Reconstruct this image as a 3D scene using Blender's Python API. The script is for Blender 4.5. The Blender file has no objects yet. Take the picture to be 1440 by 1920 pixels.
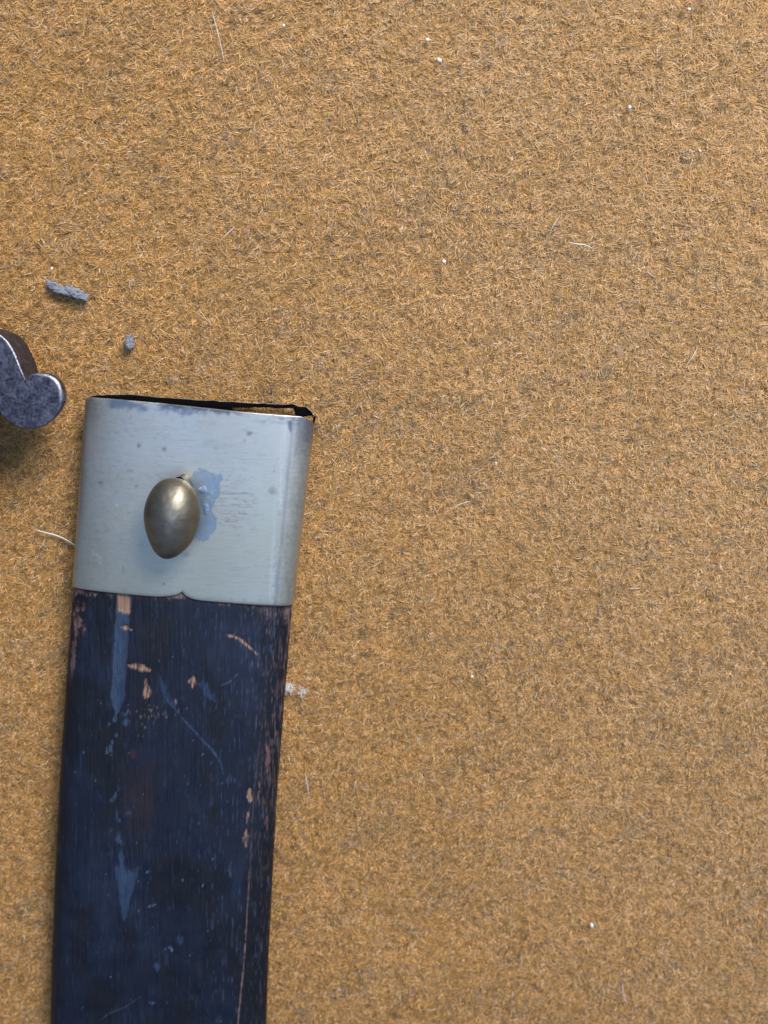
import bpy, math, random
import numpy as np
from mathutils import Vector, Matrix

random.seed(7)
rng = np.random.default_rng(7)
S = bpy.context.scene
COL = S.collection
S.unit_settings.scale_length = 0.01          # one unit is one centimetre

# ------------------------------------------------------------------ camera
TILT = math.radians(9.0)
FPX = 1844.0                                  # focal length in photo pixels (1440 x 1920)
DIST = 19.5
cam_pos = np.array([0.0, DIST*math.sin(TILT), DIST*math.cos(TILT)])
cd = bpy.data.cameras.new('camera'); cam = bpy.data.objects.new('camera', cd); COL.objects.link(cam)
cam.location = cam_pos; cam.rotation_euler = (-TILT, 0, 0)
cd.sensor_fit = 'VERTICAL'; cd.sensor_height = 24.0; cd.sensor_width = 18.0
cd.lens = 24.0*FPX/1920.0
cd.clip_start = 0.5; cd.clip_end = 2000
cd.dof.use_dof = True; cd.dof.focus_distance = 18.75; cd.dof.aperture_fstop = 0.072
S.camera = cam
S.render.resolution_x = 768; S.render.resolution_y = 1024

# ------------------------------------------------------------------ light
w = bpy.data.worlds.new('World'); S.world = w; w.use_nodes = True
bg = w.node_tree.nodes['Background']
bg.inputs[0].default_value = (0.46, 0.63, 1.0, 1); bg.inputs[1].default_value = 0.26
def area(name, loc, target, sx, sy, power, color):
    l = bpy.data.lights.new(name, 'AREA'); l.shape = 'RECTANGLE'; l.size = sx; l.size_y = sy
    l.energy = power; l.color = color
    o = bpy.data.objects.new(name, l); COL.objects.link(o); o.location = loc
    d = Vector(target)-Vector(loc); o.rotation_euler = d.to_track_quat('-Z', 'Y').to_euler()
    return o
area('window_light', (30, 51, 52), (0, -1, 0), 34, 34, 104000, (1.0, 0.955, 0.88))
area('ceiling_light', (10, 8, 125), (0, 0, 0), 110, 100, 46000, (0.47, 0.67, 1.0))
S.view_settings.view_transform = 'Standard'; S.view_settings.look = 'None'
S.view_settings.exposure = 0.0; S.view_settings.gamma = 1.0

# ------------------------------------------------------------------ pixel <-> place
ct, st = math.cos(TILT), math.sin(TILT)
def P(u, v, z=0.0):
    """the point at height z that the photograph shows at (u, v)"""
    a = (np.asarray(u, float)-720)/FPX; b = -(np.asarray(v, float)-960)/FPX
    dx = a; dy = b*ct - st; dz = -b*st - ct
    t = (np.asarray(z, float)-cam_pos[2])/dz
    return np.stack([dx*t, cam_pos[1]+dy*t, cam_pos[2]+dz*t], -1)
def proj(p):
    q = np.asarray(p, float)-cam_pos
    x = q[..., 0]; y = q[..., 1]*ct - q[..., 2]*st; z = q[..., 1]*st + q[..., 2]*ct
    return 720+FPX*x/-z, 960-FPX*y/-z

# ------------------------------------------------------------------ noise
def vnoise(x, y, seed=0):
    T = np.random.default_rng(1000+seed).random((256, 256))
    x = np.asarray(x, float); y = np.asarray(y, float)
    xi = np.floor(x).astype(int); yi = np.floor(y).astype(int)
    fx = x-xi; fy = y-yi; fx = fx*fx*(3-2*fx); fy = fy*fy*(3-2*fy)
    g = lambda i, j: T[i & 255, j & 255]
    return (g(xi, yi)*(1-fx)+g(xi+1, yi)*fx)*(1-fy) + (g(xi, yi+1)*(1-fx)+g(xi+1, yi+1)*fx)*fy
def fbm(x, y, seed=0, o=4, g=0.5):
    s = 0; a = 1; t = 0
    for k in range(o):
        s = s+a*vnoise(x*2**k+17.3*k, y*2**k+9.1*k, seed+k); t += a; a *= g
    return s/t
def sst(a, b, x):
    t = np.clip((x-a)/(b-a), 0, 1); return t*t*(3-2*t)

# ------------------------------------------------------------------ mesh and material helpers
def mesh_np(name, V, F, mat, parent=None, smooth=True, face_col=None, point_col=None, mats=None):
    me = bpy.data.meshes.new(name)
    V = np.asarray(V, np.float32); F = np.asarray(F, np.int32); k = F.shape[1]
    me.vertices.add(len(V)); me.vertices.foreach_set('co', V.ravel())
    me.loops.add(F.size); me.polygons.add(len(F))
    me.polygons.foreach_set('loop_start', np.arange(0, F.size, k, dtype=np.int32))
    me.loops.foreach_set('vertex_index', F.ravel())
    if smooth: me.polygons.foreach_set('use_smooth', np.ones(len(F), bool))
    me.update(calc_edges=True); me.validate()
    for nm, dom, c in (('tint', 'FACE', face_col), ('tint', 'POINT', point_col)):
        if c is not None:
            a = me.attributes.new(nm, 'FLOAT_COLOR', dom)
            c4 = np.ones((len(c), 4), np.float32); c4[:, :c.shape[1]] = c
            a.data.foreach_set('color', c4.ravel())
    for m in (mats or [mat]): me.materials.append(m)
    o = bpy.data.objects.new(name, me); COL.objects.link(o)
    if parent: o.parent = parent
    return o
def grid_faces(nr, nc, wrap=False):
    r = np.arange(nr-1)[:, None]; n = nc if wrap else nc-1
    c = np.arange(n)[None, :]; c2 = (c+1) % nc
    return np.stack([r*nc+c, r*nc+c2, (r+1)*nc+c2, (r+1)*nc+c], -1).reshape(-1, 4)
def tag(o, label=None, cat=None, group=None, kind=None):
    for k, v in (('label', label), ('category', cat), ('group', group), ('kind', kind)):
        if v: o[k] = v
    return o
def empty(name, loc):
    o = bpy.data.objects.new(name, None); COL.objects.link(o); o.location = loc; o.empty_display_size = 0.5
    return o
def set_parent(o, p):
    o.parent = p; o.matrix_parent_inverse = Matrix.Translation(p.location).inverted()

class NT:
    def __init__(s, name):
        s.m = bpy.data.materials.new(name); s.m.use_nodes = True; s.t = s.m.node_tree
        s.b = s.t.nodes['Principled BSDF']
    def n(s, typ, **kw):
        x = s.t.nodes.new(typ)
        for k, v in kw.items():
            if k.startswith('i_'): x.inputs[k[2:].replace('_', ' ')].default_value = v
            else: setattr(x, k, v)
        return x
    def l(s, a, b): s.t.links.new(a, b)
    def pos(s, scale=(1, 1, 1), rot=(0, 0, 0)):
        g = s.n('ShaderNodeTexCoord'); m = s.n('ShaderNodeMapping'); m.inputs['Scale'].default_value = scale
        m.inputs['Rotation'].default_value = rot
        s.l(g.outputs['Object'], m.inputs['Vector']); return m.outputs[0]
    def noise(s, vec, scale, detail=4, rough=0.55):
        x = s.n('ShaderNodeTexNoise'); x.inputs['Scale'].default_value = scale
        x.inputs['Detail'].default_value = detail; x.inputs['Roughness'].default_value = rough
        s.l(vec, x.inputs['Vector']); return x.outputs['Fac']
    def ramp(s, fac, stops):
        r = s.n('ShaderNodeValToRGB'); e = r.color_ramp.elements
        while len(e) < len(stops): e.new(0.5)
        for q, (p, c) in zip(e, stops):
            q.position = p; q.color = (*c, 1) if not isinstance(c, (int, float)) else (c, c, c, 1)
        s.l(fac, r.inputs[0]); return r.outputs[0]
    def mix(s, fac, a, b, mode='MIX'):
        x = s.n('ShaderNodeMix', data_type='RGBA', blend_type=mode)
        for sock, v in ((x.inputs['Factor'], fac), (x.inputs['A'] if 0 else x.inputs[6], a), (x.inputs[7], b)):
            if isinstance(v, (int, float)): sock.default_value = v
            elif isinstance(v, tuple): sock.default_value = (*v, 1)
            else: s.l(v, sock)
        return x.outputs[2]
    def attr(s, name='tint'):
        a = s.n('ShaderNodeAttribute', attribute_name=name); return a
    def bump(s, h, strength, dist, prev=None):
        b = s.n('ShaderNodeBump'); b.inputs['Strength'].default_value = strength; b.inputs['Distance'].default_value = dist
        s.l(h, b.inputs['Height'])
        if prev is not None: s.l(prev, b.inputs['Normal'])
        return b.outputs[0]

# felt base and fibres
m = NT('felt_base')
n1 = m.noise(m.pos(), 9.0, 6, 0.7); n2 = m.noise(m.pos(), 1.3, 3)
c = m.ramp(n1, [(0.3, (0.10, 0.058, 0.022)), (0.5, (0.30, 0.168, 0.052)), (0.7, (0.44, 0.255, 0.085))])
c = m.mix(0.35, c, m.ramp(n2, [(0.3, (0.26, 0.155, 0.055)), (0.7, (0.42, 0.235, 0.07))]))
m.l(c, m.b.inputs['Base Color']); m.b.inputs['Roughness'].default_value = 1; m.b.inputs['Specular IOR Level'].default_value = 0.05
m.l(m.bump(n1, 0.6, 0.06), m.b.inputs['Normal'])
M_FELT = m.m
m = NT('felt_fibre')
m.l(m.attr().outputs['Color'], m.b.inputs['Base Color']); m.b.inputs['Roughness'].default_value = 0.85
m.b.inputs['Specular IOR Level'].default_value = 0.15
M_FIBRE = m.m

# nickel silver of the throat piece: tint attribute carries tarnish plus painted shade, reflection and glints (rgb)
m = NT('nickel_silver')
a = m.attr()
br = m.noise(m.pos((1.5, 30, 1.5), (0, 0, 0.085)), 3.0, 5, 0.6)
fine = m.noise(m.pos(), 14, 5, 0.6)
c = m.mix(0.22, a.outputs['Color'], m.ramp(br, [(0.3, 0.35), (0.7, 0.75)]), 'OVERLAY')
m.l(c, m.b.inputs['Base Color']); m.b.inputs['Metallic'].default_value = 0.86
m.l(m.ramp(fine, [(0.3, 0.36), (0.7, 0.47)]), m.b.inputs['Roughness'])
m.l(m.bump(fine, 0.06, 0.015, m.bump(br, 0.12, 0.008)), m.b.inputs['Normal'])
M_NICKEL = m.m
m = NT('throat_inside')
m.b.inputs['Base Color'].default_value = (0.004, 0.004, 0.006, 1); m.b.inputs['Roughness'].default_value = 0.9
m.b.inputs['Specular IOR Level'].default_value = 0.1
M_INSIDE = m.m
m = NT('cut_rim')
f = m.noise(m.pos(), 6, 4)
m.l(m.ramp(f, [(0.35, (0.20, 0.17, 0.15)), (0.6, (0.75, 0.68, 0.60))]), m.b.inputs['Base Color'])
m.b.inputs['Metallic'].default_value = 0.8; m.b.inputs['Roughness'].default_value = 0.4
M_RIM = m.m

# aged brass stud
m = NT('aged_brass')
f = m.noise(m.pos(), 5, 6, 0.65); g = m.noise(m.pos((6, 30, 6), (0, 0, 0.1)), 2, 4)
c = m.ramp(f, [(0.25, (0.10, 0.09, 0.07)), (0.5, (0.21, 0.20, 0.165)), (0.75, (0.30, 0.275, 0.20))])
c = m.mix(0.3, c, m.ramp(m.noise(m.pos(), 2.2, 2), [(0.35, (0.20, 0.16, 0.15)), (0.65, (0.34, 0.32, 0.24))]))
m.l(c, m.b.inputs['Base Color']); m.b.inputs['Metallic'].default_value = 0.9
m.l(m.ramp(f, [(0.3, 0.48), (0.7, 0.36)]), m.b.inputs['Roughness'])
m.l(m.bump(g, 0.15, 0.02, m.bump(f, 0.15, 0.03)), m.b.inputs['Normal'])
M_BRASS = m.m

# solder
m = NT('solder')
f = m.noise(m.pos(), 7, 5, 0.6)
m.l(m.ramp(f, [(0.35, (0.15, 0.21, 0.32)), (0.55, (0.24, 0.32, 0.46)), (0.72, (0.50, 0.58, 0.68))]), m.b.inputs['Base Color'])
m.b.inputs['Metallic'].default_value = 0.7; m.l(m.ramp(f, [(0.35, 0.58), (0.7, 0.40)]), m.b.inputs['Roughness'])
m.l(m.bump(f, 0.3, 0.03), m.b.inputs['Normal'])
M_SOLDER = m.m

# black leather over wood: tint rgb from the colour map
m = NT('worn_black_leather')
a = m.attr()
gr = m.noise(m.pos((26, 1.2, 5), (0, 0, -0.055)), 1.6, 6, 0.65)
fi = m.noise(m.pos(), 22, 4, 0.6)
c = m.mix(0.5, a.outputs['Color'], m.ramp(gr, [(0.3, 0.10), (0.72, 0.9)]), 'OVERLAY')
m.l(c, m.b.inputs['Base Color'])
m.l(m.ramp(m.noise(m.pos(), 3, 5), [(0.3, 0.36), (0.7, 0.60)]), m.b.inputs['Roughness'])
m.b.inputs['Specular IOR Level'].default_value = 0.45
m.l(m.bump(fi, 0.15, 0.02, m.bump(gr, 0.4, 0.02)), m.b.inputs['Normal'])
M_LEATHER = m.m

# mottled steel of the guard
m = NT('mottled_steel')
f = m.noise(m.pos(), 5.5, 8, 0.68); g = m.noise(m.pos(), 18, 5, 0.65)
c = m.ramp(f, [(0.40, (0.022, 0.025, 0.048)), (0.50, (0.07, 0.07, 0.10)), (0.60, (0.20, 0.20, 0.235))])
c = m.mix(0.42, c, m.ramp(g, [(0.38, (0.02, 0.02, 0.045)), (0.62, (0.26, 0.24, 0.27))]))
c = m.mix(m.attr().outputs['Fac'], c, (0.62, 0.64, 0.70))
m.l(c, m.b.inputs['Base Color']); m.b.inputs['Metallic'].default_value = 0.85
m.l(m.ramp(g, [(0.3, 0.42), (0.7, 0.30)]), m.b.inputs['Roughness'])
m.l(m.bump(g, 0.5, 0.02, m.bump(f, 0.3, 0.04)), m.b.inputs['Normal'])
M_STEEL = m.m
m = NT('rusty_steel_side')
f = m.noise(m.pos(), 7.0, 8, 0.7)
m.l(m.bump(f, 0.5, 0.05), m.b.inputs['Normal'])
m.l(m.ramp(f, [(0.35, (0.025, 0.023, 0.042)), (0.5, (0.055, 0.048, 0.070)), (0.68, (0.12, 0.10, 0.115))]), m.b.inputs['Base Color'])
m.b.inputs['Metallic'].default_value = 0.6; m.b.inputs['Roughness'].default_value = 0.5
M_SIDE = m.m

m = NT('grey_wood_chip')
f = m.noise(m.pos((4, 16, 4), (0, 0, 0.3)), 4, 5)
m.l(m.ramp(f, [(0.3, (0.08, 0.09, 0.12)), (0.5, (0.24, 0.26, 0.32)), (0.7, (0.40, 0.42, 0.50))]), m.b.inputs['Base Color'])
m.b.inputs['Roughness'].default_value = 0.8; m.l(m.bump(f, 0.8, 0.05), m.b.inputs['Normal'])
M_CHIP = m.m
m = NT('white_lint')
f = m.noise(m.pos(), 30, 3)
m.l(m.ramp(f, [(0.3, (0.6, 0.58, 0.58)), (0.7, (0.9, 0.88, 0.88))]), m.b.inputs['Base Color']); m.b.inputs['Roughness'].default_value = 0.8
M_LINT = m.m
m = NT('pale_hair')
m.l(m.ramp(m.noise(m.pos(), 8, 2), [(0.3, (0.52, 0.45, 0.39)), (0.7, (0.75, 0.69, 0.64))]), m.b.inputs['Base Color'])
m.b.inputs['Roughness'].default_value = 0.45
M_HAIR = m.m

# ------------------------------------------------------------------ the felt
CR, SR = math.cos(math.radians(32)), math.sin(math.radians(32))
def along(x, y): return x*CR+y*SR, -x*SR+y*CR      # the nap runs up to the right
def felt_h(x, y):
    a, b = along(x, y)
    h = 0.055*(fbm(a*8.5, b*13.0, 3, 2)-0.5)*2
    return h + 0.05*(fbm(x*0.45, y*0.45, 9, 2)-0.5)*2 + 0.05*(fbm(x*0.5+y*0.45, (y-x*0.55)*0.0+(x*0.55+y)*1.5, 12, 2)-0.5)*sst(-1, -6, y)
ax = np.concatenate([np.linspace(-60, -12.5, 14)[:-1], np.linspace(-12.5, 12.5, 240), np.linspace(12.5, 60, 14)[1:]])
ay = np.concatenate([np.linspace(-60, -15.5, 14)[:-1], np.linspace(-15.5, 13.5, 270), np.linspace(13.5, 60, 14)[1:]])
X, Y = np.meshgrid(ax, ay)
felt = mesh_np('felt_cloth', np.stack([X, Y, felt_h(X, Y)-0.03], -1).reshape(-1, 3), grid_faces(len(ay), len(ax)), M_FELT)
tag(felt, 'ochre yellow felt cloth with a fuzzy flecked nap under everything', kind='structure')

def fibres(N, x0, x1, y0, y1, seed, segs, lmean, w0, w1, outside=False):
    r = np.random.default_rng(seed)
    x = r.uniform(x0, x1, N); y = r.uniform(y0, y1, N)
    if outside:
        k = ~((np.abs(x) < 9.0) & (y > -12.6) & (y < 10.4)); x = x[k]; y = y[k]; N = len(x)
    pa, pb = along(x, y)
    flow = math.radians(30) + (fbm(x*0.35, y*0.35, 21, 2)-0.5)*2.0
    tuft = (vnoise(pa*6, pb*8, 31)-0.5)*2.8 + (vnoise(x*13, y*13, 33)-0.5)*2.2
    ang = flow + tuft + r.normal(0, 0.5, N) + np.where(r.random(N) < 0.35, math.pi, 0)
    L = r.gamma(4, lmean/4, N).clip(0.03, 0.34); curv = r.normal(0, 1.0, N)
    W = r.uniform(w0, w1, N)
    lift = r.uniform(0.0, 0.05, N); lift2 = r.uniform(-0.02, 0.045, N)
    z0 = felt_h(x, y)-0.02
    pts = []; px, py = x-np.cos(ang)*L*0.5, y-np.sin(ang)*L*0.5; a = ang - curv*0.5
    zz = [-0.014+0*lift, lift, lift2] if segs == 2 else [-0.016+0.2*lift, lift]
    for k in range(segs+1):
        nx, ny = -np.sin(a), np.cos(a); ww = W*(1.0 if k < segs else 0.35)
        t = r.normal(0, 0.35, N)*ww
        z = z0+zz[k]
        pts.append(np.stack([px+nx*ww, py+ny*ww, z+t], -1)); pts.append(np.stack([px-nx*ww, py-ny*ww, z-t], -1))
        px = px+np.cos(a)*L/segs; py = py+np.sin(a)*L/segs; a = a+curv/segs
    V = np.stack(pts, 1).reshape(-1, 3)
    q = np.array([[0, 1, 3, 2], [2, 3, 5, 4]][:segs])
    F = (np.arange(N)[:, None, None]*2*(segs+1)+q[None]).reshape(-1, 4)
    # wool colours
    pal = np.array([(0.65, 0.37, 0.130), (0.58, 0.295, 0.075), (0.72, 0.48, 0.27), (0.64, 0.28, 0.11), (0.40, 0.265, 0.125),
                    (0.090, 0.070, 0.058), (0.78, 0.61, 0.46), (0.37, 0.33, 0.30)])
    sm = fbm(pa*1.2, pb*3.2, 41, 5, 0.72)          # dark smudges drawn out along the nap
    dk = sst(0.53, 0.68, sm); wd = sst(0.3, 0.65, fbm(x*0.22, y*0.22, 47, 2))
    gold = sst(0.4, 0.65, fbm(x*0.8, y*0.9, 51, 3)); right = sst(-6, 9, x+y*0.45)  # right: brighter light toward the upper right, put into the fibre mix
    one = np.ones_like(x)
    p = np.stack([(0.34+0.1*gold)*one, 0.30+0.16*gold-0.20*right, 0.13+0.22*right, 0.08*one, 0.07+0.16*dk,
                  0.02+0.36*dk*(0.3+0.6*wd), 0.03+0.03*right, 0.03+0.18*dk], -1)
    p /= p.sum(1, keepdims=True); cs = np.cumsum(p, 1); idx = (r.random(N)[:, None] > cs).sum(1).clip(0, 7)
    pin = sst(0.55, 0.76, vnoise(pa*13, pb*20, 63)*0.55+vnoise(pa*24, pb*36, 64)*0.45)    # shade of tiny pits between tufts, put into the colour
    c = pal[idx]*r.uniform(0.82, 1.15, N)[:, None]*(0.93+0.30*fbm(pa*7, pb*10, 61, 3))[:, None]*(1-0.62*pin)[:, None]
    c = c*0.88+c.mean(0)*0.12
    c = c*(0.93+0.14*fbm(pa*0.5, pb*0.9, 67, 3))[:, None]*np.array([0.99, 0.99, 0.98])  # soft light and dark of the lying pile put into the colour
    lit_right = (0.05+0.17*right)[:, None]; c = c*(1-lit_right)+np.array([0.58, 0.46, 0.31])*lit_right  # paler toward the upper right: light falloff put into the fibre colour
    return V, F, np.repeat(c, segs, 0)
parts = [fibres(870000, -9.0, 9.0, -12.6, 10.4, 5, 1, 0.075, 0.0045, 0.0080),
         fibres(75000, -9.0, 9.0, -12.6, 10.4, 8, 2, 0.14, 0.0030, 0.005),
         fibres(110000, -12.5, 12.5, -15.5, 13.5, 6, 1, 0.11, 0.008, 0.014, True)]
offs = np.cumsum([0]+[len(p_[0]) for p_ in parts])
V1 = np.concatenate([p_[0] for p_ in parts]); F1 = np.concatenate([p_[1]+o_ for p_, o_ in zip(parts, offs)]); C1 = np.concatenate([p_[2] for p_ in parts])
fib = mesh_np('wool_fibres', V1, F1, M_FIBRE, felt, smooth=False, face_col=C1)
tag(fib, kind='stuff')

# ------------------------------------------------------------------ scabbard
ZM = 0.48                                      # height of the widest line of the scabbard
def section(n_front, n_back, n=3.4, bz=0.45):
    """unit section from the left edge over the front to the right edge, then round the back"""
    def arc(sign, cnt):
        t = np.linspace(0, math.pi, 4000)
        x = -np.sign(np.cos(t))*np.abs(np.cos(t))**(2/n); z = sign*bz*np.abs(np.sin(t))**(2/n)
        s = np.concatenate([[0], np.cumsum(np.hypot(np.diff(x)*2.1, np.diff(z)))]); q = np.linspace(0, s[-1], cnt)
        return np.interp(q, s, x), np.interp(q, s, z)
    xf, zf = arc(1, n_front); xb, zb = arc(-1, n_back+2)
    xb, zb = xb[::-1][1:-1], zb[::-1][1:-1]
    return np.concatenate([xf, xb]), np.concatenate([zf, zb])

scab = empty('scabbard', tuple(P(330, 1500, 0.0)))
tag(scab, 'black leather scabbard with a nickel silver throat piece and an olive shaped brass stud', 'scabbard')

# --- leather body
lv = np.array([1080, 1135, 1280, 1480, 1640, 1800, 1920, 2060, 2250])
lu = np.array([143, 137, 126, 113, 105, 99, 96.5, 94, 92]); ru = np.array([556, 548, 536, 520, 511, 503, 499, 495, 490])
NR = 470; nF, nB = 280, 30
tv = np.linspace(0, 1, NR)
vv = 1075+tv*(2250-1075)
Lp = P(np.interp(vv-18, lv, lu), vv-18, ZM); Rp = P(np.interp(vv+16, lv, ru), vv+16, ZM)
sx, sz = section(nF, nB, 3.0, 0.43)
C = (Lp+Rp)/2; H = (Rp-Lp)/2
V = C[:, None, :]+H[:, None, :]*sx[None, :, None]
V[:, :, 2] += sz[None, :]*(1-0.10*sst(0.55, 1.0, sx)*(sz > 0))[None, :]
U, VV = proj(V)
front = (sz > 0)[None, :]
# relief: long grain, a shallow groove left of the middle and a soft ridge near the right edge
gr = fbm(U/2.6, VV/60, 71, 3)-0.5
V[:, :, 2] += front*(gr*0.010 + 0.02*(fbm(U/60, VV/160, 75, 2)-0.5))
seam_u = np.interp(VV, [1130, 1300, 1480, 1640, 1800, 1920, 2250], [507, 498, 476, 468, 458, 446, 425])
V[:, :, 2] -= front*(0.05*sst(0, 60, U-seam_u)+0.012*np.exp(-((U-seam_u)/2.2)**2)*sst(1400, 1560, VV))
# the colour map: wear plus painted sheen and shade
col = np.zeros(U.shape+(3,)); col[:] = (0.0045, 0.0078, 0.022)
def blend(mask, c):
    global col
    m_ = np.clip(mask, 0, 1)[..., None]; col = col*(1-m_)+np.array(c)*m_
TAN = (0.27, 0.165, 0.115); BLUE = (0.030, 0.058, 0.135); BROWN = (0.07, 0.035, 0.03)
cl = fbm(U/70, VV/110, 81, 4)
blend(0.75*sst(0.45, 0.75, cl), (0.0095, 0.0160, 0.039))  # patches of bluish sheen painted into the colour
blend(0.9*sst(0.47, 0.66, fbm(U/50+9, VV/110, 85, 4)), (0.0035, 0.0045, 0.009))
blend(0.75*sst(462, 500, U+(VV-1480)*0.10)*sst(1150, 1400, VV), (0.0035, 0.004, 0.007))  # shade of the sloping right facet put into the colour
blend(0.7*sst(30, 6, U-np.interp(VV, lv, lu)), (0.003, 0.003, 0.006))  # darker toward the left edge
stk = vnoise(U/1.7, VV/34, 91)*0.6+vnoise(U/3.1, VV/11, 92)*0.4
blend(0.7*sst(0.66, 0.84, stk)*(0.35+0.65*sst(330, 460, U)), (0.035, 0.055, 0.11))
stk2 = vnoise(U/1.4, VV/16, 95)
blend(0.7*sst(0.72, 0.95, stk2)*sst(420, 540, U)*(0.5+0.5*sst(1500, 1150, VV)), (0.17, 0.12, 0.14))
jit = (fbm(U/9, VV/9, 101, 3)-0.5)+0.55*(fbm(U/2.4, VV/5, 102, 2)-0.5)
patch = 0.25+0.95*sst(0.3, 0.6, fbm(U/1.8, VV/12, 104, 3))
# bare tan rim below the throat piece
edge_v = 1095+(U-140)*35/410
below = VV-edge_v
blend(0.85*sst(16, 2, below+jit*30)*sst(0.42, 0.62, fbm(U/14, VV/9, 103, 3)), (0.17, 0.10, 0.085))
blend(0.75*sst(42, 4, below+jit*46)*sst(455, 530, U)*sst(0.35, 0.7, vnoise(U/2.2, VV/30, 105)), (0.20, 0.13, 0.12))
# left edge scuffs
blend(0.8*sst(16, 4, np.abs(U-(148-(VV-1120)*0.06))+jit*26)*sst(1200, 1150, VV+jit*60)*sst(0.4, 0.6, fbm(U/8, VV/16, 107, 3)), (0.20, 0.11, 0.10))
blend(0.55*sst(5, 1, np.abs(U-(141-(VV-1190)*0.07))+jit*8)*sst(1150, 1180, VV)*sst(1290, 1240, VV), (0.17, 0.10, 0.10))
# right edge, worn brown
blend(0.5*sst(505, 540, U+(VV-1130)*0.10+jit*30)*sst(0.55, 0.75, stk2)*sst(1750, 1400, VV), (0.12, 0.08, 0.07))
blend(0.5*sst(0.5, 0.7, fbm(U/6, VV/40, 106, 4)), (0.004, 0.005, 0.010))
# pale blue stripe in the groove, with ragged lower end
sc = 234-(VV-1120)*0.068; hw = 13+2*(fbm(VV/40, U*0, 111)-0.5)
hw = np.where(VV > 1300, 13*sst(1350, 1300, VV)+0.5, hw)
stripe = sst(hw+2.2, hw-2.0, np.abs(U-sc)+jit*5)*sst(1110, 1125, VV)*sst(1346, 1338, VV+jit*12)
blend(0.9*stripe*(0.45+0.9*fbm(U/5, VV/14, 113, 3)), (0.032, 0.058, 0.112))
blend(0.5*sst(26, 10, np.abs(U-sc-22)+jit*14)*sst(1120, 1150, VV)*sst(1420, 1330, VV), (0.006, 0.007, 0.018))
blend(0.98*sst(14, 9, np.abs(U-232)+jit*5)*sst(1153, 1144, VV+jit*16), TAN)
# blobs trailing under the stripe
for (u, v, a, b) in ((214, 1350, 5, 5), (236, 1354, 6, 7), (205, 1357, 4, 4), (231, 1340, 6, 5), (205, 1405, 5, 8), (218, 1380, 3, 3),
                     (211, 1392, 3, 4), (217, 1490, 5, 6), (210, 1500, 6, 5), (222, 1480, 3, 6), (219, 1528, 4, 7), (241, 1525, 7, 4), (224, 1538, 6, 5), (142, 1447, 3, 2.5)):
    blend(0.7*sst(1.3, 0.4, np.hypot((U-u)/a, (VV-v)/b)+jit*1.8)*patch, (0.04, 0.07, 0.13))
blend(0.75*sst(9, 3, np.abs(U-(222+(VV-1565)*0.12))*1.5+jit*22)*sst(1556, 1572, VV)*sst(1660, 1640, VV), (0.03, 0.055, 0.12))
# the small wedge of bare blue lower down
wd = (1735-VV)/108*23
blend(0.70*(0.6+0.6*fbm(U/6, VV/8, 117, 3))*sst(2.5, -2.5, np.abs(U-(232+(1735-VV)*0.055))-wd+jit*4)*sst(1622, 1634, VV+jit*22-3*np.cos((U-240)/9)), (0.030, 0.055, 0.108))
# brown stained area
blend(0.6*sst(44, 12, np.hypot(U-262, (VV-1500)*0.42)+jit*40), (0.020, 0.012, 0.015))
blend(0.7*sst(6, 2, np.hypot((U-250), (VV-1412)*0.5)+jit*8), (0.05, 0.016, 0.013))
# scuffs and chips down to tan wood
def seg(u0, v0, u1, v1):
    d = np.array([u1-u0, v1-v0], float); L2 = d@d; t = np.clip(((U-u0)*d[0]+(VV-v0)*d[1])/L2, 0, 1)
    return np.hypot(U-u0-t*d[0], VV-v0-t*d[1]), t
def stroke(pts, wd_, c, k=0.95):
    best = np.full(U.shape, 1e9)
    for i, (a, b) in enumerate(zip(pts[:-1], pts[1:])):
        d_, t = seg(*a, *b); ww = wd_*(1-0.75*np.abs((i+t)/(len(pts)-1)*2-1)**2); best = np.minimum(best, d_/np.maximum(ww, 0.1))
    blend(k*sst(1.45, 0.55, best+jit*1.5)*patch, c)
stroke([(422, 1191), (440, 1194), (455, 1202), (468, 1214), (484, 1228)], 2.4, TAN)
stroke([(227, 1177), (236, 1177), (247, 1181)], 2.8, TAN)
stroke([(240, 1248), (255, 1250), (270, 1253), (282, 1257)], 5.0, TAN)
stroke([(274, 1282), (275, 1298), (272, 1310)], 5.5, TAN, 0.85)
stroke([(273, 1272), (273, 1286)], 3.0, (0.2, 0.11, 0.08), 0.6)
stroke([(362, 1268), (361, 1290)], 6.0, TAN)
stroke([(329, 1310), (331, 1320)], 2.5, TAN, 0.6)
for k in range(46):
    u, v = rng.normal(292, 26), rng.normal(1338, 16); stroke([(u, v), (u, v+rng.uniform(2, 9))], rng.uniform(0.8, 1.8), (0.14, 0.10, 0.10), 0.6)
stroke([(302, 1275), (307, 1305), (345, 1350), (382, 1390), (402, 1412), (414, 1432), (420, 1455)], 1.9, (0.032, 0.06, 0.12), 0.65)
stroke([(300, 1268), (309, 1300), (330, 1330)], 8, (0.022, 0.042, 0.10), 0.5)
stroke([(372, 1282), (385, 1286), (392, 1300), (404, 1315)], 9, (0.024, 0.045, 0.105), 0.6)
stroke([(410, 1287), (430, 1279), (446, 1263)], 1.4, (0.09, 0.09, 0.13), 0.5)
stroke([(480, 1500), (466, 1500)], 2, (0.1, 0.06, 0.06), 0.3)
stroke([(500, 1395), (503, 1420), (500, 1450)], 4, (0.16, 0.08, 0.085), 0.65)
stroke([(468, 1478), (469, 1505)], 4.2, TAN); stroke([(466, 1520), (463, 1545)], 2.2, TAN, 0.8)
stroke([(462, 1556), (460, 1572), (461, 1587)], 4.6, TAN)
stroke([(483, 1500), (488, 1480), (485, 1465)], 2, TAN, 0.5); stroke([(501, 1530), (499, 1550)], 3.5, (0.14, 0.07, 0.065), 0.7)
line = sst(1.6, 0.4, np.abs(U-seam_u)+jit*2.2)
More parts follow.
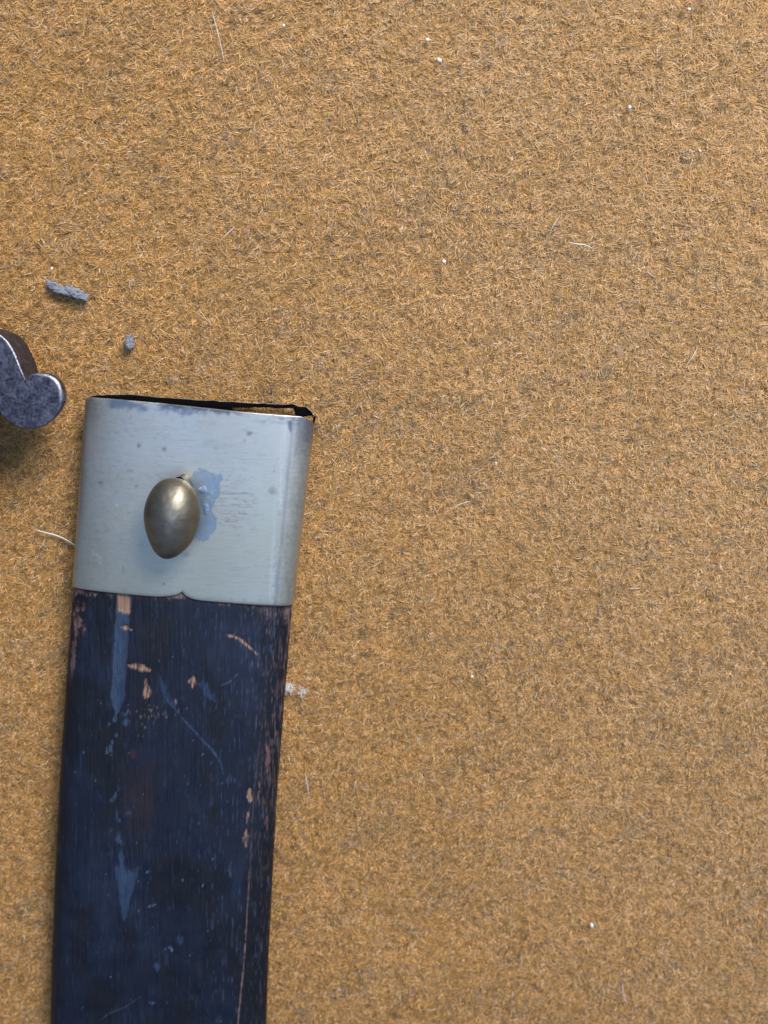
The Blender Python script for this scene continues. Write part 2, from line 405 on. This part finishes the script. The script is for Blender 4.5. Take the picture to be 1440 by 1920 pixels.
blend(0.8*line*sst(1580, 1760, VV), (0.21, 0.13, 0.115)); blend(0.35*line*sst(1300, 1480, VV), (0.10, 0.08, 0.1))
for k in range(90):
    u, v = rng.uniform(150, 440), rng.uniform(1180, 1920)
    stroke([(u, v), (u+rng.normal(0, 1.5), v+rng.uniform(0.5, 6))], rng.uniform(0.7, 1.6), (0.09, 0.13, 0.22), rng.uniform(0.3, 0.8))
stroke([(185, 1915), (205, 1900), (235, 1888), (265, 1868)], 1.3, (0.05, 0.06, 0.11), 0.6)
stroke([(293, 1695), (285, 1699), (275, 1700)], 1.8, (0.10, 0.15, 0.26), 0.7); stroke([(272, 1637), (282, 1632)], 1.6, (0.10, 0.15, 0.26), 0.6)
stroke([(278, 1880), (290, 1881)], 2.2, (0.07, 0.11, 0.22), 0.6); stroke([(291, 1805), (296, 1822)], 6, (0.03, 0.05, 0.11), 0.7)
stroke([(320, 1778), (324, 1784)], 2.5, (0.09, 0.15, 0.3), 0.7); stroke([(335, 1755), (340, 1770)], 7, (0.025, 0.045, 0.10), 0.6)
worn = sst(0.10, 0.22, col[..., 0])
V[:, :, 2] -= front*worn*0.020
V[:, :, 2] -= front*stripe*0.012
body = mesh_np('leather_body', V.reshape(-1, 3), grid_faces(NR, len(sx), True)[:, ::-1], M_LEATHER, point_col=col.reshape(-1, 3))
set_parent(body, scab)

# --- nickel silver throat piece (locket)
nF, nB = 260, 130
sx, sz = section(nF, nB, 3.4, 0.47); NC = len(sx)
PX = 0.01035
L0, R0, L1, R1 = P(163.5, 745, ZM), P(591, 782, ZM), P(138.5, 1095, ZM), P(551.5, 1130, ZM)
top = (L0+R0)/2+(R0-L0)/2*sx[:, None]; bot = (L1+R1)/2+(R1-L1)/2*sx[:, None]
axis = (top-bot)/np.linalg.norm(top-bot, axis=1)[:, None]
isf = sz >= 0
uT, _ = proj(np.column_stack([top[:, :2], ZM+sz]))
uB, _ = proj(np.column_stack([bot[:, :2], ZM+sz]))
off_f = np.interp(uT, [160, 172, 200, 250, 300, 380, 450, 520, 566, 580, 588, 592], [0, 2.5, 3.5, 4, 4.0, 2.5, 1, 1, 1, -4, -9, -13])
off_b = np.interp(uT, [160, 180, 200, 250, 290, 340, 400, 450, 480, 510, 530, 550, 562, 575, 586, 592], [0, 4, 7, 11, 10, 11, 12, 14, 15, 16, 18, 19, 16, 15, 9, 2])
off_b = off_b+4.5*(fbm(uT/16, uT*0, 121, 3)-0.5)*sst(300, 460, uT)*sst(592, 560, uT)
off_t = np.where(isf, off_f, off_b)
cusp = 11*np.exp(-np.abs(uB-340)/9.0)+3.5*np.exp(-((uB-330)/26)**2)
off_bt = np.where(isf, cusp, 0)
top = top+axis*(off_t*PX)[:, None]; bot = bot+axis*(off_bt*PX)[:, None]
d_rows = np.concatenate([np.linspace(0, 0.10, 6), np.linspace(0.10, 0.42, 8)[1:], np.linspace(0.42, 3.62, 170)[1:]])
fr = d_rows/d_rows[-1]
V = top[None]*(1-fr)[:, None, None]+bot[None]*fr[:, None, None]
strip = np.interp(uT, [150, 437, 450, 480, 500, 520, 548, 553, 557, 574, 588, 600], [9, 9, 10, 7.5, 6.5, 7, 7.0, 10, 19, 17, 5, 3])+3.0*(fbm(uT/8, uT*0, 131, 3)-0.5)*sst(580, 555, uT)
for j in np.where(~isf)[0]:                      # back wall: row five follows the torn lower edge of the strip
    dd = d_rows.copy(); s_ = strip[j]*PX*1.02
    dd[:6] = np.linspace(0, s_, 6); dd[5:13] = np.linspace(s_, 0.42, 8)
    f_ = dd/dd[-1]; V[:, j] = top[j]*(1-f_)[:, None]+bot[j]*f_[:, None]
V[:, :, 2] = ZM+sz[None]
U, VV = proj(V); isF = isf[None]&np.ones_like(U, bool)
V[:, :, 2] += isF*(0.010*(fbm(U/110, VV/110, 141, 2)-0.5)+0.0012*(fbm(U/18, VV/18, 142, 2)-0.5))
V[:6] += np.array([0, 0, 0.07])*((~isf)&(uT > 190))[None, :, None]*np.linspace(1, 0.6, 6)[:, None, None]
lip = np.exp(-(1-fr)*3.6/0.03)[:, None]*isF
V[:, :, 2] -= lip*0.010
F = grid_faces(len(fr), NC, True)
rr = F[:, 0]//NC; cc = F[:, 0] % NC
hole = (~isf[cc])&(uT[cc] > 440)&(rr >= 5)&(rr < 12)
hole |= (~isf[cc])&(sz[cc] > -0.16)&(sx[cc] > 0.5)&(rr < 15)
F = F[~hole]
col = np.zeros(U.shape+(3,)); col[:] = (0.53, 0.525, 0.49)
jit = fbm(U/7, VV/7, 151, 3)-0.5
blend(0.5*sst(0.4, 0.7, fbm(U/90, VV/60, 153, 3)), (0.53, 0.56, 0.56))
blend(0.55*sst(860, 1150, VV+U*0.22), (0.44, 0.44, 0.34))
blend(0.40*sst(0.35, 0.6, fbm(U/1.6, VV/70, 156, 2))*sst(12, 0, np.abs(U-(536-(VV-790)*0.08))+8*(fbm(U/3, VV/60, 158, 2)-0.5)), (0.72, 0.73, 0.74))  # bright reflection along the right edge, painted into the tint
blend(0.5*sst(5, 1, np.abs(U-(550-(VV-790)*0.1))+6*(fbm(U/3, VV/40, 160, 2)-0.5)), (0.28, 0.29, 0.34))  # dark band beside that painted reflection
te = VV-(745+(U-165)*0.082)                      # distance below the mouth edge in px
hs = fbm(U/38, VV/1.6, 155, 3)
blend(0.8*sst(21, 12, te+jit*16)*sst(195, 212, U)*sst(405, 360, U)*sst(0.3, 0.55, fbm(U/26, VV/8, 157, 3)), (0.16, 0.22, 0.32))
blend(0.85*sst(12, 4, te+jit*12)*sst(290, 320, U)*sst(475, 430, U), (0.09, 0.10, 0.14))
blend(0.8*sst(30, 8, te+jit*12)*sst(460, 500, U)*sst(0.45, 0.65, hs), (0.14, 0.15, 0.24))
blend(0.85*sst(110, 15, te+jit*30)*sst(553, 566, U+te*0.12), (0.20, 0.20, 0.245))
blend(0.8*sst(5, 2, np.hypot((U-544), (VV-797)*0.35)+jit*5), (0.12, 0.13, 0.22))
blend(0.5*sst(0.55, 0.75, fbm(U/3, VV/40, 159, 3))*sst(545, 565, U+(VV-780)*0.1), (0.35, 0.36, 0.38))
for (u, v, a, b, k) in ((467, 813, 8, 5, .85), (260, 835, 4.5, 5, .6), (308, 842, 6, 6, .55), (405, 841, 5, 3, .3), (244, 882, 7, 3, .35), (188, 905, 6, 4, .4),
                        (256, 912, 4, 4, .4), (511, 920, 9, 9, .45), (307, 1095, 3, 4, .6), (231, 1069, 2, 8, .3), (514, 883, 2, 4, .5), (525, 965, 2, 4, .4),
                        (472, 993, 2, 2, .6), (459, 826, 1.3, 3, .6), (215, 945, 1, 1, .5), (349, 1040, 8, 5, .35)):  # last spot: soft shadow below the stud, painted into the tint
    blend(k*sst(1.25, 0.35, np.hypot((U-u)/a, (VV-v)/b)+jit*0.9), (0.17, 0.15, 0.15))
rd = sst(60, 25, np.hypot(U-440, (VV-948)*0.8))
blend(0.55*rd*sst(0.55, 0.75, fbm(U/22, VV/1.3, 161, 3)), (0.34, 0.22, 0.23))
blend(0.5*sst(2.2, 0.8, np.abs(VV-925.5)+jit*2)*sst(400, 420, U)*sst(485, 460, U), (0.28, 0.21, 0.23))
blend(0.5*sst(2.0, 0.7, np.abs(VV-978)+jit*2)*sst(418, 425, U)*sst(448, 440, U), (0.32, 0.15, 0.15))
blend(0.4*sst(0.5, 0.75, fbm(U/5, VV/7, 163, 3))*sst(490, 510, U)*sst(575, 540, U)*sst(1000, 1060, VV), (0.30, 0.33, 0.31))
blend(0.4*sst(4, 1.5, np.hypot(U-219, VV-947)+jit*4), (0.8, 0.85, 0.75)); 
for k in range(8):
    blend(0.5*sst(2.6, 1.0, np.hypot(U-rng.normal(178, 9), VV-rng.normal(1044, 6))+jit*3), (0.75, 0.78, 0.62))
se = (fbm(U/16, VV/16, 191, 4)-0.5)*34
dsol = np.minimum(np.hypot((U-384)*0.95, (VV-915)*0.95)-28, np.hypot((U-377)*1.35, (VV-965)*0.72)-30)
blend(0.78*sst(7, -5, dsol+se)*(0.6+0.5*fbm(U/7, VV/9, 193, 3)), (0.19, 0.29, 0.43))
blend(0.45*sst(3.5, 0.5, np.abs(dsol+se-1)), (0.15, 0.22, 0.34))
for (u, v, a_, b_) in ((378, 917, 5, 4), (391, 932, 3, 3), (388, 946, 2, 8), (385, 958, 3.5, 3), (378, 968, 6, 2), (397, 924, 2, 3)):
    blend(0.6*sst(1.4, 0.3, np.hypot((U-u)/a_, (VV-v)/b_)+jit*1.6), (0.50, 0.60, 0.70))  # glints on the solder, painted into the tint
scr = sst(0.70, 0.85, vnoise(U/55+3*vnoise(U/90, VV/70, 196), VV/0.9, 195))
blend(0.30*scr*sst(0.35, 0.6, fbm(U/80, VV/40, 197, 2)), (0.30, 0.31, 0.35))
blend(0.35*sst(0.55, 0.8, fbm(U/12, VV/12, 198, 4))*sst(0.45, 0.6, fbm(U/120, VV/90, 199, 2)), (0.36, 0.38, 0.38))
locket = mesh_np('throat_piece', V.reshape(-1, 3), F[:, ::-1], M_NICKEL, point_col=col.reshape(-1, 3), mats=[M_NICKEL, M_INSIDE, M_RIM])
sd = locket.modifiers.new('wall', 'SOLIDIFY'); sd.thickness = 0.035; sd.offset = -1; sd.material_offset = 1; sd.material_offset_rim = 2
set_parent(locket, scab)

# --- ring-built solids from an outline
def ring_solid(name, outline, z_eq, up, down, mat, rings=18, pw=(0.5, 0.5), nz=0.0, cxy=None, dens=96, smooth=True, parent=None, jag=0.0):
    o = np.array(outline, float)
    cl = np.vstack([o, o[:1]]); s = np.concatenate([[0], np.cumsum(np.hypot(*np.diff(cl, axis=0).T))])
    q = np.linspace(0, s[-1], dens, endpoint=False); uu = np.interp(q, s, cl[:, 0]); v_ = np.interp(q, s, cl[:, 1])
    if not jag:
        k = np.array([1, 2, 3, 2, 1])/9.0
        for arr in (uu, v_): arr[:] = sum(k[i]*np.roll(arr, i-2) for i in range(5))
    else:
        uu += rng.normal(0, jag, dens); v_ += rng.normal(0, jag, dens)
    E = P(uu, v_, z_eq); c = E.mean(0) if cxy is None else np.array(P(*cxy, z_eq))
    rows = []
    for sgn, h in ((1, up), (-1, down)):
        rs = np.linspace(0, 1, rings)
        if sgn == 1: seq = [(math.sin(r*math.pi/2)) for r in rs]
        else: seq = [(math.cos(r*math.pi/2)) for r in rs[1:]]
        for r in seq:
            r_ = max(r, 0.01); zz = sgn*h*(max(0, 1-r_**2.0))**(pw[0] if sgn == 1 else pw[1])
            ring = c+(E-c)*r_; ring = ring.copy(); ring[:, 2] = z_eq+zz
            if nz: ring[:, 2] += nz*(fbm(ring[:, 0]*9, ring[:, 1]*9, 171, 3)-0.5)*(1 if sgn == 1 else 0.3)
            rows.append(ring)
    V_ = np.concatenate(rows); F_ = grid_faces(len(rows), dens, True)
    ob = mesh_np(name, V_, F_, mat, smooth=smooth)
    return ob

stud_out = [(330, 896), (345, 899), (358, 909), (368, 925), (374, 945), (376, 965), (372, 990), (363, 1012), (348, 1031), (331, 1044), (315, 1049.5),
            (301, 1046), (289, 1034), (279, 1013), (272, 990), (269, 965), (272, 945), (280, 925), (291, 909), (305, 899), (317, 896)]
stud = ring_solid('frog_stud', stud_out, 1.50, 0.42, 0.30, M_BRASS, 26, (0.62, 0.5), nz=0.012)
set_parent(stud, scab)
stud.parent = locket; stud.matrix_parent_inverse = (Matrix.Translation(scab.location) @ locket.matrix_parent_inverse).inverted()
neck_out = [(341+22*math.cos(a)*0.75, 928-34*math.sin(a)) for a in np.linspace(0, 2*math.pi, 40, endpoint=False)]
def tube_between(name, out, z0, z1, mat, flare=1.25):
    q = np.array(out); E = P(q[:, 0], q[:, 1], (z0+z1)/2); c = E.mean(0); rows = []
    for t in np.linspace(0, 1, 9):
        k = 1+(flare-1)*(abs(t*2-1)**4); r = c+(E-c)*k; r[:, 2] = z0+(z1-z0)*t; rows.append(r)
    return mesh_np(name, np.concatenate(rows), grid_faces(9, len(q), True)[:, ::-1] if 0 else grid_faces(9, len(q), True), mat)
neck = tube_between('stud_neck', neck_out, 0.93, 1.42, M_BRASS, 1.1)
neck.parent = locket; neck.matrix_parent_inverse = stud.matrix_parent_inverse.copy()

# solder smear: a thin lumpy skin beside the stud
for (u, v, a_, b_, h_) in ((380, 920, 10, 9, 0.013), (386, 952, 7, 17, 0.013)):
    o_ = [(u+a_*math.cos(t)*random.uniform(0.75, 1.2), v+b_*math.sin(t)*random.uniform(0.75, 1.2)) for t in np.linspace(0, 2*math.pi, 10, endpoint=False)]
    sld = ring_solid('solder_bead', o_, 0.946, h_, 0.01, M_SOLDER, 12, (1.0, 0.5), nz=0.016, dens=36)
    sld.parent = locket; sld.matrix_parent_inverse = stud.matrix_parent_inverse.copy()

# ------------------------------------------------------------------ guard of the other piece, entering from the left
guard = empty('sword_guard', tuple(P(-60, 720, 0.0)))
tag(guard, 'mottled dark steel guard end with a round curled tip, cut by the left edge', 'sword guard')
ZQ = 1.5
upper = [(-330, 560), (-180, 590), (-90, 606), (-40, 614), (-5, 624), (9, 633), (20, 647), (29, 664), (36, 682), (42, 699), (48, 713)]
lobe = [(48, 713), (54, 705), (64, 699), (76, 697), (90, 699), (103, 706), (113, 718), (119, 735), (118, 755), (110, 774), (98, 788), (82, 799), (64, 804.5), (46, 804), (28, 799),
        (14, 790), (2, 776), (-12, 758), (-40, 735), (-90, 715), (-180, 700), (-330, 690)]
def dens_poly(pts, step):
    out = []
    for a, b in zip(pts[:-1], pts[1:]):
        n = max(1, int(math.hypot(b[0]-a[0], b[1]-a[1])/step))
        for k in range(n): out.append((a[0]+(b[0]-a[0])*k/n, a[1]+(b[1]-a[1])*k/n))
    return out
def smooth_open(pts, it=3):
    p = np.array(pts, float)
    for _ in range(it): p[1:-1] = (p[:-2]+2*p[1:-1]+p[2:])/4
    return [tuple(q) for q in p]
up_s = smooth_open(dens_poly(upper, 5)+[upper[-1]]); lb_s = smooth_open(dens_poly(lobe, 5)+[lobe[-1]])
out = up_s[:-1]+lb_s
cnt = np.array(out); nP = len(cnt)
E = P(cnt[:, 0], cnt[:, 1], ZQ)[:, :2]
# inward normals for the rounded rim
d_ = np.roll(E, -1, 0)-np.roll(E, 1, 0); d_ /= np.linalg.norm(d_, axis=1)[:, None]+1e-9
area2 = np.sum(E[:, 0]*np.roll(E[:, 1], -1)-np.roll(E[:, 0], -1)*E[:, 1]); sgn = 1 if area2 > 0 else -1
inn = np.stack([-d_[:, 1], d_[:, 0]], -1)*sgn
isl = np.arange(nP) >= len(up_s)-1
ilobe = isl & (cnt[:, 0] > -20)
wgt = np.where(ilobe, 1.0, 0.0)
th = np.where(ilobe, 0.85, 0.78)
for _ in range(3): th = (np.roll(th, 1)+th+np.roll(th, -1))/3; 
rows = []
rim = np.where(ilobe, 0.02+0.06*sst(785, 740, cnt[:, 1])*sst(50, 80, cnt[:, 0]), 0.035)
nidx = int(np.argmin(np.hypot(cnt[:, 0]-48, cnt[:, 1]-713))); k_ = np.abs(np.arange(nP)-nidx); rim = rim*np.clip(k_/6, 0.12, 1)
for t in np.linspace(1, 0, 7):                     # from the flat top out to the wall
    off = rim*t; drop = rim*0.75*(1-math.sqrt(max(0, 1-(1-t)**2)))
    rows.append(np.column_stack([E+inn*off[:, None], ZQ-drop]))
under = np.where(ilobe, 0.34, -0.02)*np.clip(k_/6, 0.1, 1)
for t in (0.15, 0.3, 0.5, 0.7, 0.85, 1.0):
    rows.append(np.column_stack([E+inn*(under*t**2)[:, None], ZQ-rim*0.75-(th-rim*0.75)*t]))
Vg = np.concatenate(rows)
me = bpy.data.meshes.new('guard_body')
Fg = [tuple(int(i) for i in f) for f in grid_faces(len(rows), nP, True)]
topf = tuple(range(nP)); botf = tuple(range((len(rows)-1)*nP, len(rows)*nP))
me.from_pydata([tuple(v) for v in Vg], [], Fg+[topf, botf[::-1]])
me.materials.append(M_STEEL); me.materials.append(M_SIDE)
for i, p in enumerate(me.polygons):
    p.use_smooth = i < len(Fg)
    if i < len(Fg) and i >= 6*nP and not ilobe[i % nP]: p.material_index = 1
import bmesh
bm = bmesh.new(); bm.from_mesh(me); bmesh.ops.recalc_face_normals(bm, faces=bm.faces); bm.to_mesh(me); bm.free()
wa = me.attributes.new('tint', 'FLOAT_COLOR', 'POINT'); wv = np.zeros((len(Vg), 4), np.float32)
for k in range(1, 6): wv[k*nP:(k+1)*nP, :3] = ([0.05, .2, .4, .45, .35, .15][k]*sst(790, 730, cnt[:, 1])*(0.35+0.9*fbm(cnt[:, 0]/7, cnt[:, 1]/7, 181, 3)))[:, None]  # polished rim wear, with the highlight on its upper side painted in
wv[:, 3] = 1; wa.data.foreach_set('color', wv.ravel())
gb = bpy.data.objects.new('guard_body', me); COL.objects.link(gb); set_parent(gb, guard)
# unseen block added just past the frame to deepen the guard's shadow
sh = np.array([(-330, 560), (-150, 585), (-80, 700), (-6, 850), (-24, 990), (-330, 1010)], float)
sp = P(sh[:, 0], sh[:, 1], 0.5); V_ = np.vstack([np.column_stack([sp[:, 0]+dx_, sp[:, 1], np.full(6, z_)]) for z_, dx_ in ((0.0, -0.7), (0.5, 0), (1.9, -0.1))])
me = bpy.data.meshes.new('shadow_block'); me.from_pydata([tuple(v) for v in V_], [], [(0, 1, 2, 3, 4, 5), (12, 13, 14, 15, 16, 17)]+[(6*q+i, 6*q+(i+1) % 6, 6*q+6+(i+1) % 6, 6*q+6+i) for i in range(6) for q in (0, 1)])
bm = bmesh.new(); bm.from_mesh(me); bmesh.ops.recalc_face_normals(bm, faces=bm.faces)
bmesh.ops.bevel(bm, geom=bm.edges[:], offset=0.12, segments=3, affect='EDGES', profile=0.5); bm.to_mesh(me); bm.free()
me.materials.append(M_SIDE); so = bpy.data.objects.new('shadow_block', me); COL.objects.link(so); set_parent(so, guard)

# ------------------------------------------------------------------ chips, lint and hairs lying on the felt
def thing(ob, label, cat, group=None): tag(ob, label, cat, group); return ob
c1 = ring_solid('wood_chip', [(84, 528), (92, 525), (103, 528), (112, 535), (121, 539), (124, 534), (135, 538), (150, 543), (164, 549), (166, 556), (164, 566), (152, 563),
                              (136, 558), (118, 553), (104, 549), (95, 543), (89, 536)], 0.13, 0.07, 0.10, M_CHIP, 12, (0.35, 0.4), nz=0.09, dens=70, jag=0.9, smooth=False)
thing(c1, 'long grey splinter chip on the felt above the steel guard', 'wood chip', 'grey chips lying on the felt')
c2 = ring_solid('wood_chip', [(237, 630), (244, 626), (249, 632), (251, 641), (252, 650), (246, 656), (238, 655), (234, 648), (235, 638)], 0.14, 0.07, 0.09, M_CHIP, 10, (0.35, 0.4),
                nz=0.09, dens=44, jag=0.8, smooth=False)
thing(c2, 'small stubby grey crumb on the felt between splinter and scabbard mouth', 'wood chip', 'grey chips lying on the felt')

def speck(u, v, r, label, name='lint_speck', z=0.10, sq=1.0):
    o = [(u+r*sq*math.cos(a)*random.uniform(0.7, 1.2), v+r*math.sin(a)*random.uniform(0.7, 1.2)) for a in np.linspace(0, 2*math.pi, 9, endpoint=False)]
    ob = ring_solid(name, o, z, r*PX*0.7, r*PX*0.6, M_LINT, 5, nz=0.02, dens=18)
    return thing(ob, label, 'lint speck', 'white lint specks on the felt')
speck(824, 113, 5.0, 'brightest round white lint speck on the felt near the top')
speck(801, 75, 4.2, 'pinkish white lint speck just above the brightest one near the top')
speck(1180, 202, 4.6, 'pale lint speck on the felt in the upper right')
speck(832, 491, 5.2, 'pale oval lint speck on the felt right of the middle, above the scabbard mouth level', sq=0.8)
speck(885, 1268, 3.4, 'tiny white lint speck on open felt right of the black leather')
speck(1110, 1735, 4.8, 'white lint speck on the felt at the lower right')
speck(532, 48, 3.6, 'small pale lint speck on the felt at the top left of centre')
speck(97, 503, 3.4, 'faint lint speck just above the long grey splinter')
speck(1312, 283, 3.0, 'small pale lint speck near the right edge in the upper part')
speck(1292, 17, 3.4, 'small pale lint speck at the top right edge of the picture')
speck(930, 868, 2.4, 'very small lint glint right of the throat piece')

def tube(name, pts, r, mat, label, cat, group):
    P3 = np.array(pts); n = len(P3); tt = np.linspace(0, n-1, 14); 
    C_ = np.stack([np.interp(tt, range(n), P3[:, k]) for k in range(3)], -1)
    for _ in range(3): C_[1:-1] = (C_[:-2]+2*C_[1:-1]+C_[2:])/4
    T = np.gradient(C_, axis=0); T /= np.linalg.norm(T, axis=1)[:, None]
    N_ = np.cross(T, [0, 0, 1.0]); N_ /= np.linalg.norm(N_, axis=1)[:, None]; B_ = np.cross(T, N_); rows = []
    for i in range(14):
        q = r*(1-0.6*abs(i/6.5-1)**3)
        rows.append([C_[i]+q*(N_[i]*math.cos(a)+B_[i]*math.sin(a)) for a in np.linspace(0, 2*math.pi, 6, endpoint=False)])
    ob = mesh_np(name, np.array(rows).reshape(-1, 3), grid_faces(14, 6, True), mat)
    return thing(ob, label, cat, group)
HG = 'pale stray hairs lying on the felt'
def hair(px, r, label, z=0.12): 
    return tube('stray_hair', [P(u, v, z+0.03*math.sin(i*1.7)) for i, (u, v) in enumerate(px)], r, M_HAIR, label, 'stray hair', HG)
hair([(66, 993), (85, 999), (105, 1003), (125, 1012), (143, 1024)], 0.016, 'long pale hair pointing at the left edge of the throat piece')
hair([(412, 452), (424, 440), (441, 424)], 0.009, 'short pale hair leaning right on the felt above the throat piece')
hair([(1064, 454), (1082, 458), (1098, 459), (1111, 466)], 0.013, 'pale nearly level hair on the felt at upper right')
hair([(1030, 441), (1036, 425), (1050, 404)], 0.008, 'thin upright hair just left of the nearly level hair')
hair([(1286, 686), (1298, 670), (1309, 650)], 0.010, 'straight pale hair near the right edge above mid height')
hair([(398, 22), (404, 45), (412, 75), (421, 118)], 0.008, 'long thin faint hair at the top left of the felt')
hair([(1167, 1845), (1169, 1865), (1175, 1884)], 0.010, 'short upright pale hair on the felt at the bottom right')
hair([(572, 1450), (576, 1470), (580, 1494)], 0.010, 'pale curved hair just right of the leather, below the fluff')
hair([(848, 955), (862, 945), (880, 940)], 0.008, 'faint reddish hair on open felt right of the stud level')
# fluff caught against the scabbard
fl = empty('lint_fluff', tuple(P(548, 1292, 0)))
tag(fl, 'white fluff caught against the right side of the black leather', 'lint')
Vs, Fs = [], []
for k in range(150):
    u, v = (543, 1290) if k < 115 else (568, 1296); u += rng.normal(0, 3.6); v += rng.normal(0, 4.5); a = rng.uniform(0, 6.28); L = rng.uniform(3, 9)
    p = [P(u+math.cos(a+c_*0.5)*L*(c_-1), v+math.sin(a+c_*0.5)*L*(c_-1), 0.10+rng.uniform(0, 0.1)) for c_ in range(3)]
    w_ = np.array([-math.sin(a), math.cos(a), 0])*0.0028; b = len(Vs)
    for q in p: Vs += [q+w_, q-w_]
    Fs += [(b, b+1, b+3, b+2), (b+2, b+3, b+5, b+4)]
fo = mesh_np('fluff_strands', np.array(Vs), np.array(Fs), M_LINT, smooth=False); set_parent(fo, fl); fo['kind'] = 'stuff'
